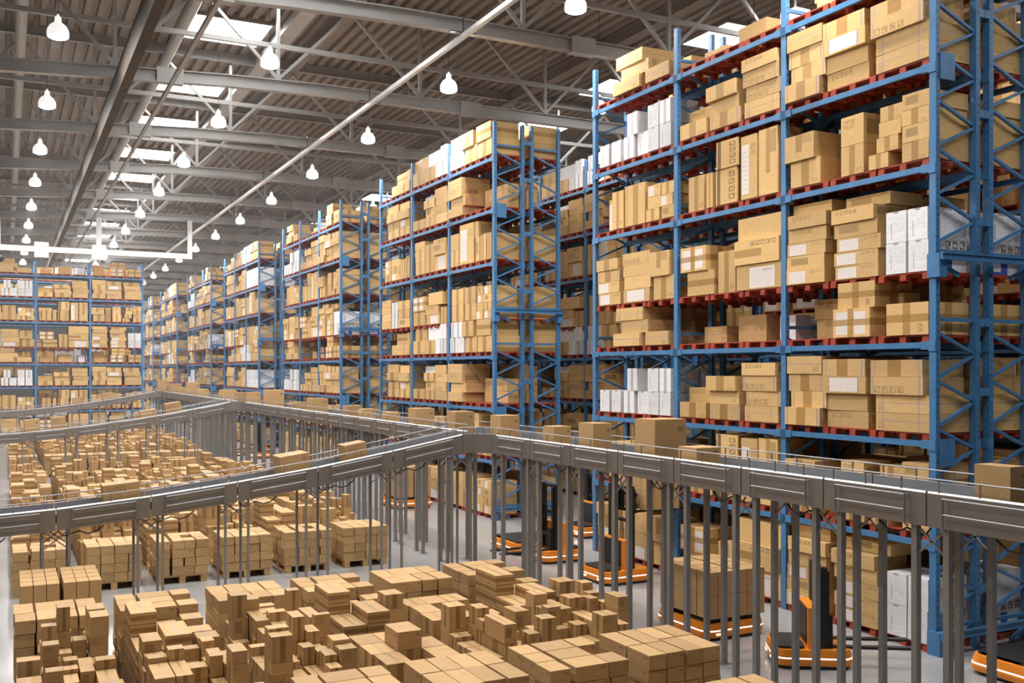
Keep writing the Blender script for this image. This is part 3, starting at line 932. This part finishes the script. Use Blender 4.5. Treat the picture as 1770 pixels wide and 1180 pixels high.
def conveyor_line(label, pts, side, width, legw, skip_left=(), handles=True, cut_rail=0, first_leg=0):
    """pts: top points of the outer plate, in order; side: unit vector from the outer plate across the belt."""
    t = thing('conveyor', label, 'conveyor', (pts[0][0], pts[0][1], 0), group='raised steel conveyors')
    base = Vector((pts[0][0], pts[0][1], 0))
    S = Vector(side)
    V = [Vector(p) - base for p in pts]
    for i, (a, b) in enumerate(zip(V, V[1:])):
        d = (b - a)
        dn = d.normalized()
        if i not in skip_left:
            sp_ = skew_panel(a, b, S, .03, st).build('side_panel', t)
        skew_panel(b + S * width, a + S * width, -S, .03, st).build('side_panel', t)
        if handles and i not in skip_left:
            h0, h1 = a + d * .165, a + d * .835
            o = -S * .045
            hb = MB()
            for dz in (-.045, -.18):
                hb.tube([h0 + o + Vector((0, 0, dz)), h1 + o + Vector((0, 0, dz))], .008, rl, 6)
            for h in (h0, h1):
                hb.tube([h - S * .002 + Vector((0, 0, -.045)), h + o + Vector((0, 0, -.045)), h + o + Vector((0, 0, -.30)), h - S * .002 + Vector((0, 0, -.33))], .010, rl, 6)
            hb.build('handle_rail', sp_)
            cb = MB()
            q = [a + d * f + Vector((0, 0, -PHH - .03 - .09 * math.sin(math.pi * g))) + S * .1 for f, g in ((.5, 0), (.58, .3), (.67, .6), (.76, .9), (.85, .8), (.92, .3), (.97, 0))]
            cb.tube(q, .009, MAT['cable'], 6).build('cable', sp_)
    # belt
    bb = MB()
    for a, b in zip(V, V[1:]):
        z = Vector((0, 0, -.09))
        c = [a + S * .03 + z, a + S * (width - .03) + z, b + S * (width - .03) + z, b + S * .03 + z]
        e = Vector((0, 0, -.10))
        bb.quad((c[0], c[3], c[2], c[1])[::-1], MAT['belt'])
        bb.quad([p + e for p in (c[0], c[3], c[2], c[1])], MAT['belt'])
        bb.quad((c[0], c[0] + e, c[3] + e, c[3]), MAT['belt'])
        bb.quad((c[1], c[2], c[2] + e, c[1] + e), MAT['belt'])
    bb.build('belt', t)
    # guard rails with their posts
    for off in (.012, width - .012):
        gb = MB()
        gb.tube([v + S * off + Vector((0, 0, .11)) for v in (V if off > .1 or not cut_rail else V[cut_rail:])], .008, rl, 6)
        for a, b in zip(V, V[1:]):
            for f in (.1, .43, .77):
                p = a + (b - a) * f + S * off
                gb.bar(p + Vector((0, 0, -.01)), p + Vector((0, 0, .11)), .011, .011, rl)
        gb.build('guard_rail', t)
    # legs at the joints, with small cross braces under the plates
    for i, v in enumerate(V):
        if i < first_leg:
            continue
        nxt = (V[i + 1] - v) if i + 1 < len(V) else (v - V[i - 1])
        dn = Vector((nxt.x, nxt.y, 0)).normalized()
        sl = nxt.z / max(1e-6, Vector((nxt.x, nxt.y, 0)).length)
        for off in (.07, width - .07):
            for q in (-.17, .17):
                p = v + S * off + dn * q
                zt = v.z - PHH + sl * q
                lb = MB()
                w = legw
                lb.box(p.x - w, p.x + w, p.y - w, p.y + w, .008, zt + .02, lg)
                lb.box(p.x - w * 2.2, p.x + w * 2.2, p.y - w * 2.2, p.y + w * 2.2, 0, .008, lg)
                lb.build('leg', t)
        for off in (.07, width - .07):
            xb = MB()
            p = v + S * off
            zt = v.z - PHH
            for q in (-1, 1):
                xb.bar(p + Vector((0, 0, zt - .02 - p.z)) + dn * (.15 * q), p + Vector((0, 0, zt - .26 - p.z)) - dn * (.15 * q), .012, .018, lg)
            xb.build('cross_brace', t)
    return t
SEC = 1.2365
TZ = 2.52
JY = 11.09
near = [(7.2, 14.80, TZ)] + [(7.2, JY + SEC * 2 - SEC * i, TZ) for i in range(0, 9)]
near = [p for p in near if p[1] > 3.0]
conveyor_line('straight grey steel conveyor on legs beside first rack, before the first branch', near, (1, 0, 0), .70, .03)
mid_ = [(7.2, 15.9 + SEC * .5 + i * SEC, TZ) for i in range(0, 16)]
mid_ = [(7.2, 14.8, TZ), (7.2, 15.9, TZ)] + [(7.2, 15.9 + (34.1 - 15.9) / 15 * i, TZ) for i in range(1, 16)]
conveyor_line('straight grey steel conveyor on legs between the first and second branches', mid_, (1, 0, 0), .70, .03, skip_left=(0,), cut_rail=1, first_leg=2)
far_ = [(7.2, 34.1, TZ), (7.2, 35.25, TZ)] + [(7.2, 35.25 + (53.4 - 35.25) / 15 * i, TZ) for i in range(1, 16)] + [(7.2, 54.6, TZ), (7.2, 55.8, TZ), (7.2, 57.0, TZ)]
conveyor_line('straight grey steel conveyor on legs beyond the second branch', far_, (1, 0, 0), .70, .03, skip_left=(0, 16), cut_rail=1, first_leg=2)
PROF = [(6.79, 2.52), (5.559, 2.291), (4.325, 2.084), (3.095, 1.917), (1.862, 1.773), (.616, 1.665), (-.63, 1.60), (-1.87, 1.575)]
for k, by in enumerate((15.17, 34.5, 53.8)):
    t = conveyor_line('sloping grey steel branch conveyor above the floor pallets, %s along the straight conveyor' % ORD[k + 1], [(x, by, z) for x, z in PROF], (0, 1, 0), .70, .018)
    # rounded corner plates and rail joining the straight run
    base = Vector((6.79, by, 0))
    cp = MB()
    n = 8
    arc = [Vector((7.2 - .41 + .41 * math.sin(math.pi / 2 * i / n), by - .41 + .41 * math.cos(math.pi / 2 * i / n), TZ)) - base for i in range(n + 1)]
    for a, b in zip(arc, arc[1:]):
        e = Vector((0, 0, -PHH - .01))
        cp.quad((a, a + e, b + e, b), st)
        ina = (a - Vector((0, -.41, a.z))).normalized() * .03
        inb = (b - Vector((0, -.41, b.z))).normalized() * .03
        ia, ib = a - Vector((ina.x, ina.y, 0)) * -1, b - Vector((inb.x, inb.y, 0)) * -1
        cp.quad((a, b, ib, ia), MAT['rim'])
        cp.quad((ia, ib, ib + e, ia + e), sti)
    cp.smooth = True
    cp.build('corner_panel', t)
    gb = MB().tube([p + Vector((0, 0, .11)) for p in arc], .008, rl, 6)
    for p in arc[::3]:
        gb.bar(p, p + Vector((0, 0, .11)), .011, .011, rl)
    gb.build('guard_rail', t)
    jb = MB().box(0, .41, .03, .67, TZ - .19, TZ - .09, MAT['belt'])
    jb.build('belt', t)
    skew_panel((.41, .70, TZ), (0, .70, TZ), (0, -1, 0), .03, st).build('side_panel', t)

# boxes riding the conveyors: (x, y, z, dx, dy, dz, yaw, pitch)
RIDE = [
 (7.47, 5.62, .20, .34, .35, 0, 'first'), (7.60, 10.69, .49, .45, .52, 0, 'second'), (7.52, 9.78, .34, .36, .22, 0, 'third'), (7.50, 12.15, .30, .40, .40, 0, 'fourth'),
 (7.50, 13.25, .30, .34, .30, 0, 'fifth'), (7.46, 14.95, .36, .36, .40, 3, 'sixth'), (7.44, 16.75, .36, .44, .40, -2, 'seventh'), (7.45, 18.7, .40, .42, .39, 0, 'eighth'),
 (7.5, 20.6, .30, .36, .24, 0, 'ninth'), (7.45, 22.1, .32, .3, .26, 2, 'tenth'), (7.46, 23.2, .36, .4, .3, 0, 'eleventh'), (7.5, 26.4, .46, .5, .40, 0, 'twelfth'),
 (7.5, 28.2, .36, .4, .24, 0, 'thirteenth'), (7.52, 31.4, .52, .56, .54, 0, 'fourteenth'), (7.5, 34.2, .4, .4, .42, 0, 'fifteenth'), (7.5, 36.2, .4, .46, .36, 0, 'sixteenth'), (7.5, 38.6, .5, .8, .42, 0, 'seventeenth'), (7.5, 44.0, .42, .5, .36, 0, 'eighteenth')]
EXTRA = [(7.5, 46.6, .5, .6, .62), (7.5, 49.4, .42, .5, .34), (7.5, 51.6, .5, .6, .5), (7.5, 53.2, .4, .5, .4), (7.5, 56.2, .56, .6, .62)]
def ride_box(i, M, d, label):
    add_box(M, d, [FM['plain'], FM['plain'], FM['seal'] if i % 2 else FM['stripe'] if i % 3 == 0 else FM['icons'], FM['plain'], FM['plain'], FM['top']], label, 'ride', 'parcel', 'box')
for i, (x, y, dx, dy, dz, yaw, o) in enumerate(RIDE):
    ride_box(1 if i % 2 == 0 else i, Matrix.Translation((x, y, TZ - .088)) @ Matrix.Rotation(math.radians(yaw), 4, 'Z'), (dx, dy, dz), '%s brown box riding the straight conveyor, %s up the line from the rack end' % (['tall', 'large', 'low', 'square'][i % 4] if i < 4 else 'small' if dz < .3 else 'upright', o))
for i, (x, y, dx, dy, dz) in enumerate(EXTRA):
    ride_box(1, Matrix.Translation((x, y, TZ - .088)), (dx, dy, dz), 'brown box riding the straight conveyor, %s from its far end behind second branch' % ORD[5 - i])
def on_branch(x, by, dx, dy, dz, label, i):
    for (xa, za), (xb, zb) in zip(PROF, PROF[1:]):
        if xb <= x <= xa:
            sl = (za - zb) / (xa - xb)
            z = zb + (x - xb) * sl
            M = Matrix.Translation((x, by + .35, z - .088)) @ Matrix.Rotation(-math.atan(sl), 4, 'Y')
            ride_box(i, M, (dx, dy, dz), label)
for k, (by, xs_) in enumerate(((15.17, ((5.02, .36, .40, .30), (4.02, .46, .50, .32), (1.5, .50, .44, .30))), (34.5, ((5.0, .5, .5, .4), (4.2, .5, .45, .3), (1.5, .42, .4, .45), (.75, .42, .4, .45), (3.9, .3, .3, .25))), (53.8, ((4.6, .5, .5, .42), (3.2, .5, .4, .4))))):
    for q, (x, dx, dy, dz) in enumerate(xs_):
        on_branch(x, by, dx, dy, dz, 'brown box riding the %s branch conveyor, %s down the slope' % (ORD[k + 1], ORD[sorted([-a[0] for a in xs_]).index(-x) + 1]), 1 if q % 2 else 2)

# ------------------------------------------------------------------ robots
def robot_base(t, w, l, h=.23):
    """Low rounded orange chassis, local origin at its middle, l along y."""
    o = rrect(-w / 2, w / 2, -l / 2, l / 2, .16)
    sc = lambda f: [(x * f, y * f) for x, y in o]
    MB().prism(sc(.93), .012, .05, MAT['black']).build('skirt', t)
    b = MB()
    A = [(x, y, .045) for x, y in sc(.985)]
    B = [(x, y, .10) for x, y in o]
    C = [(x, y, h) for x, y in sc(.95)]
    n = len(o)
    for P, Q in ((A, B), (B, C)):
        for i in range(n):
            j = (i + 1) % n
            b.quad((P[i], P[j], Q[j], Q[i]), MAT['orange'])
    b.quad(C, MAT['orange'])
    b.quad(A[::-1], MAT['orange'])
    ca = b.build('chassis', t)
    e = MB()
    z0, z1 = .125, .142
    f0, f1 = 1.0 - .05 * (z0 - .10) / (h - .10) + .004, 1.0 - .05 * (z1 - .10) / (h - .10) + .004
    L0 = [(x * f0, y * f0, z0) for x, y in o]
    L1 = [(x * f1, y * f1, z1) for x, y in o]
    for i in range(n):
        j = (i + 1) % n
        e.quad((L0[i], L0[j], L1[j], L1[i]), MAT['led'])
    e.build('light_strip', t)
    for sx in (-1, 1):
        for sy in (-1, 1):
            MB().box(sx * (w * .5 - .22) - .05, sx * (w * .5 - .22) + .05, sy * l * .5 - .006 - .0, sy * l * .5 + .006, .078, .10, MAT['head']).build('headlight', ca)
    for sx in (-1, 1):
        for sy in (-1, 1):
            MB().tube([(sx * w * .33 - .03, sy * l * .33, .045), (sx * w * .33 + .03, sy * l * .33, .045)], .045, MAT['black'], 12).build('wheel', ca)
def flat_robot(label, x, y, w=1.0, l=1.2, rz=0.0, load=None, lname=''):
    t = thing('transport_robot', label, 'robot', (x, y, 0), rz, 'low orange carrying robots')
    robot_base(t, w, l)
    d = MB()
    for s in (-1, 1):
        d.prism(rrect(-w * .42 if s < 0 else .03, -.03 if s < 0 else w * .42, -l * .44, l * .44, .06), .228, .262, MAT['black'])
    d.prism(rrect(-w * .42, w * .42, -l * .1, l * .44, .08), .228, .2615, MAT['black'])
    d.build('deck_pad', t)
    if load:
        R = Matrix.Translation((x, y, 0)) @ Matrix.Rotation(rz, 4, 'Z')
        tall_load(R, .264, load, lname)
    return t
def tall_load(R, z0, tall, lname):
    bw, bl = .14, .26
    for ix in range(6):
        for iy in range(4):
            for l in range(2):
                xx = -.385 + ix * .15 + (.03 if ix > 2 else -.01)
                yy = -.46 + iy * .28
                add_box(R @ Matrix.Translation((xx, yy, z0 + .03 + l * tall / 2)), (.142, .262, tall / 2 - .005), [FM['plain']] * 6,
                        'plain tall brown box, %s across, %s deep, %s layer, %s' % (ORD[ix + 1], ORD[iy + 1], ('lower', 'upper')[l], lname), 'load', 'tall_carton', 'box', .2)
def tray(x, y, z, rz, label):
    b = MB()
    for k in range(5):
        b.box(-.42 + k * .176, -.30 + k * .176, -.56, .56, 0, .028, MAT['black'])
    for k in range(3):
        b.box(-.42, .524 - .12, -.56 + k * .5, -.44 + k * .5, -.0, .012, MAT['black'])
    o = b.build('plastic_tray', None, (x, y, z))
    o.rotation_euler.z = rz
    tag(o, label, 'tray', 'black trays under the tall loads')
def fork_robot(label, x, y, rz=0.0, w=.8, l=.95, mast=1.45, fork=.22, screen=True):
    """Fork robot; its forks reach towards local +y."""
    t = thing('forklift_robot', label, 'robot', (x, y, 0), rz, 'orange fork robots')
    robot_base(t, w, l)
    MB().prism(rrect(-w * .40, w * .40, -l * .44, -l * .10, .06), .228, .262, MAT['black']).build('deck_pad', t)
    b = MB()
    b.box(-w * .40, w * .40, -.06, .06, .2, .72, MAT['orange'])
    b.build('mast_housing', t)
    MB().box(-w * .30, w * .30, -.068, -.058, .27, .70, MAT['black']).build('rear_panel', t)
    if screen:
        MB().box(w * .395, w * .408, -.05, .05, .30, .68, MAT['grey']).build('side_screen', t)
    for s in (-1, 1):
        m = MB()
        m.box(s * w * .30 - .06, s * w * .30 + .06, .07, .17, .10, mast, MAT['mast'])
        m.box(s * w * .30 - .03, s * w * .30 + .03, .17, .20, .10, mast - .05, MAT['mast'])
        m.build('mast_rail', t)
    m = MB()
    for z in (mast - .06, .55, mast * .62):
        m.box(-w * .28, w * .28, .09, .14, z, z + .05, MAT['mast'])
    m.build('crossbar', t)
    c = MB()
    c.box(-w * .36, w * .36, .205, .235, fork, fork + .06, MAT['mast']).box(-w * .36, w * .36, .205, .235, fork + .28, fork + .33, MAT['mast'])
    for s in (-1, -.33, .33, 1):
        c.box(s * w * .30 - .02, s * w * .30 + .02, .20, .23, fork, fork + .36, MAT['mast'])
    ca = c.build('carriage', t)
    for s in (-1, 1):
        f = MB()
        f.box(s * .2 - .045, s * .2 + .045, .22, 1.25, fork, fork + .03, MAT['mast'])
        f.box(s * .2 - .045, s * .2 + .045, .215, .245, fork, fork + .4, MAT['mast'])
        f.build('fork', ca)
    return t
flat_robot('empty orange flat robot behind the gap between racks, black deck', 9.3, 17.65, 1.15, 1.2)
flat_robot('orange flat robot carrying tall brown boxes, beside first rack', 8.72, 11.1, 1.05, 1.2, 0, .62, 'robot beside first rack')
tray(8.72, 11.1, .264, 0, 'black tray under tall boxes on robot beside first rack')
flat_robot('empty orange flat robot at the end of first rack', 10.75, 7.5, 1.15, 1.25)
flat_robot('orange flat robot carrying tall brown boxes, beside second rack', 9.45, 24.8, 1.05, 1.25, 0, .78, 'robot beside second rack')
tray(9.45, 24.8, .264, 0, 'black tray under tall boxes on robot beside second rack')
flat_robot('empty orange flat robot beside fourth rack', 9.0, 43.0, 1.0, 1.1)
flat_robot('orange flat robot carrying tall brown boxes, beside the far conveyor legs', 9.25, 51.0, 1.05, 1.2, 0, .8, 'robot beside fourth rack')
tray(9.25, 51.0, .264, 0, 'black tray under tall boxes on robot beside fourth rack')
flat_robot('orange flat robot carrying tall brown boxes, under the first branch conveyor', .62, 14.3, 1.05, 1.2, 0, .62, 'robot under first branch')
tray(.62, 14.3, .264, 0, 'black tray under tall boxes on robot under first branch')
fork_robot('orange fork robot with bare black mast, before the gap between racks', 9.27, 16.45, math.radians(90), .8, .9)
fork_robot('orange fork robot lifting tall brown boxes to first rack', 9.3, 14.4, math.radians(-90), .9, .95, 1.62, 1.16, screen=False)
tall_load(Matrix.Translation((9.98, 14.4, 0)) @ Matrix.Rotation(math.radians(-90), 4, 'Z') @ Matrix.Scale(.62, 4, (0, 1, 0)), 1.19, .66, 'forks beside first rack')
fork_robot('orange fork robot in the gap behind first rack', 11.35, 18.6, math.radians(-90), .9, .95, 1.3)
fork_robot('orange fork robot turned towards the end bay of first rack', 8.82, 9.3, math.radians(-122), .8, .95, 1.2, screen=False)
fork_robot('orange fork robot beside fourth rack', 9.45, 41.2, math.radians(90), .8, .95)

# ------------------------------------------------------------------ which boxes and pallets show, then build them
verts, tris, owner = [], [], []
def add_bv(M, x0, x1, y0, y1, z0, z1, ow):
    i = len(verts)
    for x in (x0, x1):
        for y in (y0, y1):
            for z in (z0, z1):
                verts.append(M @ Vector((x, y, z)))
    for f in ((0, 1, 3, 2), (4, 6, 7, 5), (0, 4, 5, 1), (2, 3, 7, 6), (0, 2, 6, 4), (1, 5, 7, 3)):
        tris.append(tuple(i + k for k in f))
        owner.append(ow)
for i, b in enumerate(BOXES):
    dx, dy, dz = b.d
    add_bv(b.M, -dx / 2, dx / 2, -dy / 2, dy / 2, 0, dz, i)
for i, (M, lab) in enumerate(PALLETS):
    add_bv(M, 0, .78, 0, .82, 0, .098, -1 - i)
bvh = BVHTree.FromPolygons([tuple(v) for v in verts], tris)
pseen = [0] * len(PALLETS)
th = math.radians(TH)
org = Vector((0, 0, CAMZ))
for py in range(2, 1180, 4):
    for px in range(2, 1770, 4):
        k = (px - 885) / FPX
        d = Vector((k * math.cos(th) + math.sin(th), -k * math.sin(th) + math.cos(th), (HZ - py) / FPX)).normalized()
        h = bvh.ray_cast(org, d, 120)
        if h[2] is not None:
            o = owner[h[2]]
            if o >= 0:
                BOXES[o].seen += 1
            else:
                pseen[-1 - o] += 1
GRP = {'rack tan': 'tan boxes on the racks', 'rack white': 'white boxes on the racks', 'floor': 'brown boxes on the floor pallets', 'ride': 'brown boxes riding the conveyors', 'load': 'tall brown boxes carried by robots'}
rest = {k: MB() for k in GRP}
counts = {}
for kind in GRP:
    L = sorted([b for b in BOXES if b.kind == kind], key=lambda b: -b.seen)
    lim = 300
    for n, b in enumerate(L):
        dx, dy, dz = b.d
        if n < lim and (b.seen > 0 or kind == 'ride'):
            me = MB().box(-dx / 2, dx / 2, -dy / 2, dy / 2, 0, dz, b.mats, None, b.tint).mesh(b.name)
            o = bpy.data.objects.new(b.name, me)
            COL.objects.link(o)
            o.matrix_world = b.M
            tag(o, b.label, b.cat, GRP[kind])
        else:
            rest[kind].box(-dx / 2, dx / 2, -dy / 2, dy / 2, 0, dz, b.mats, b.M, b.tint)
RL = {'rack tan': ('further_tan_boxes', 'remaining small tan boxes stacked on the farther rack shelves'), 'rack white': ('further_white_boxes', 'remaining small white boxes stacked on the farther rack shelves'),
      'floor': ('further_brown_boxes', 'remaining small brown boxes stacked on the floor pallets'), 'load': ('further_load_boxes', 'remaining tall brown boxes inside the loads carried by robots')}
for k, (n, lab) in RL.items():
    if rest[k].f:
        tag(rest[k].build(n), lab, 'boxes', None, 'stuff')
order = sorted(range(len(PALLETS)), key=lambda i: -pseen[i])
pr = MB()
src = [(tuple(v.co) for v in PALM.vertices)]
PV = [v.co.copy() for v in PALM.vertices]
PF = [tuple(p.vertices) for p in PALM.polygons]
for n, i in enumerate(order):
    M, lab = PALLETS[i]
    if n < 300 and pseen[i] > 0:
        o = bpy.data.objects.new('red_pallet', PALM)
        COL.objects.link(o)
        o.matrix_world = M
        tag(o, lab, 'pallet', 'red pallets on the racks')
    else:
        for f in PF:
            pr.quad([M @ PV[k] for k in f], MAT['red'])
tag(pr.build('further_red_pallets'), 'remaining small red pallets on the farther rack shelves', 'pallets', None, 'stuff')

# thin haze that hangs in the long hall beyond the near racks
hz = NT('thin_haze')
hz.t.nodes.remove(hz.b)
vs = hz.n('ShaderNodeVolumeScatter')
vs.inputs['Density'].default_value = .0016
vs.inputs['Color'].default_value = (.93, .93, .95, 1)
vs.inputs['Anisotropy'].default_value = .2
hz.t.links.new(vs.outputs[0], hz.out.inputs['Volume'])
ho = MB().box(X0 + .02, X1 - .02, 20, Y1 - .02, .02, ROOF - .24, hz.m).build('haze')
tag(ho, 'thin pale haze in the air at the far end of the hall', 'haze', None, 'stuff')

# ------------------------------------------------------------------ light and view
w = bpy.data.worlds.new('World')
scene.world = w
w.use_nodes = True
w.node_tree.nodes['Background'].inputs[0].default_value = (.75, .8, .9, 1)
w.node_tree.nodes['Background'].inputs[1].default_value = .3
scene.view_settings.view_transform = 'Standard'
scene.view_settings.look = 'None'
scene.view_settings.exposure = 0.1
scene.view_settings.gamma = 1.0
scene.view_settings.use_curve_mapping = False
scene.cycles.max_bounces = 5
scene.cycles.diffuse_bounces = 2
scene.cycles.glossy_bounces = 3
scene.cycles.sample_clamp_indirect = 4
scene.cycles.use_denoising = True
scene.cycles.adaptive_threshold = 0.02
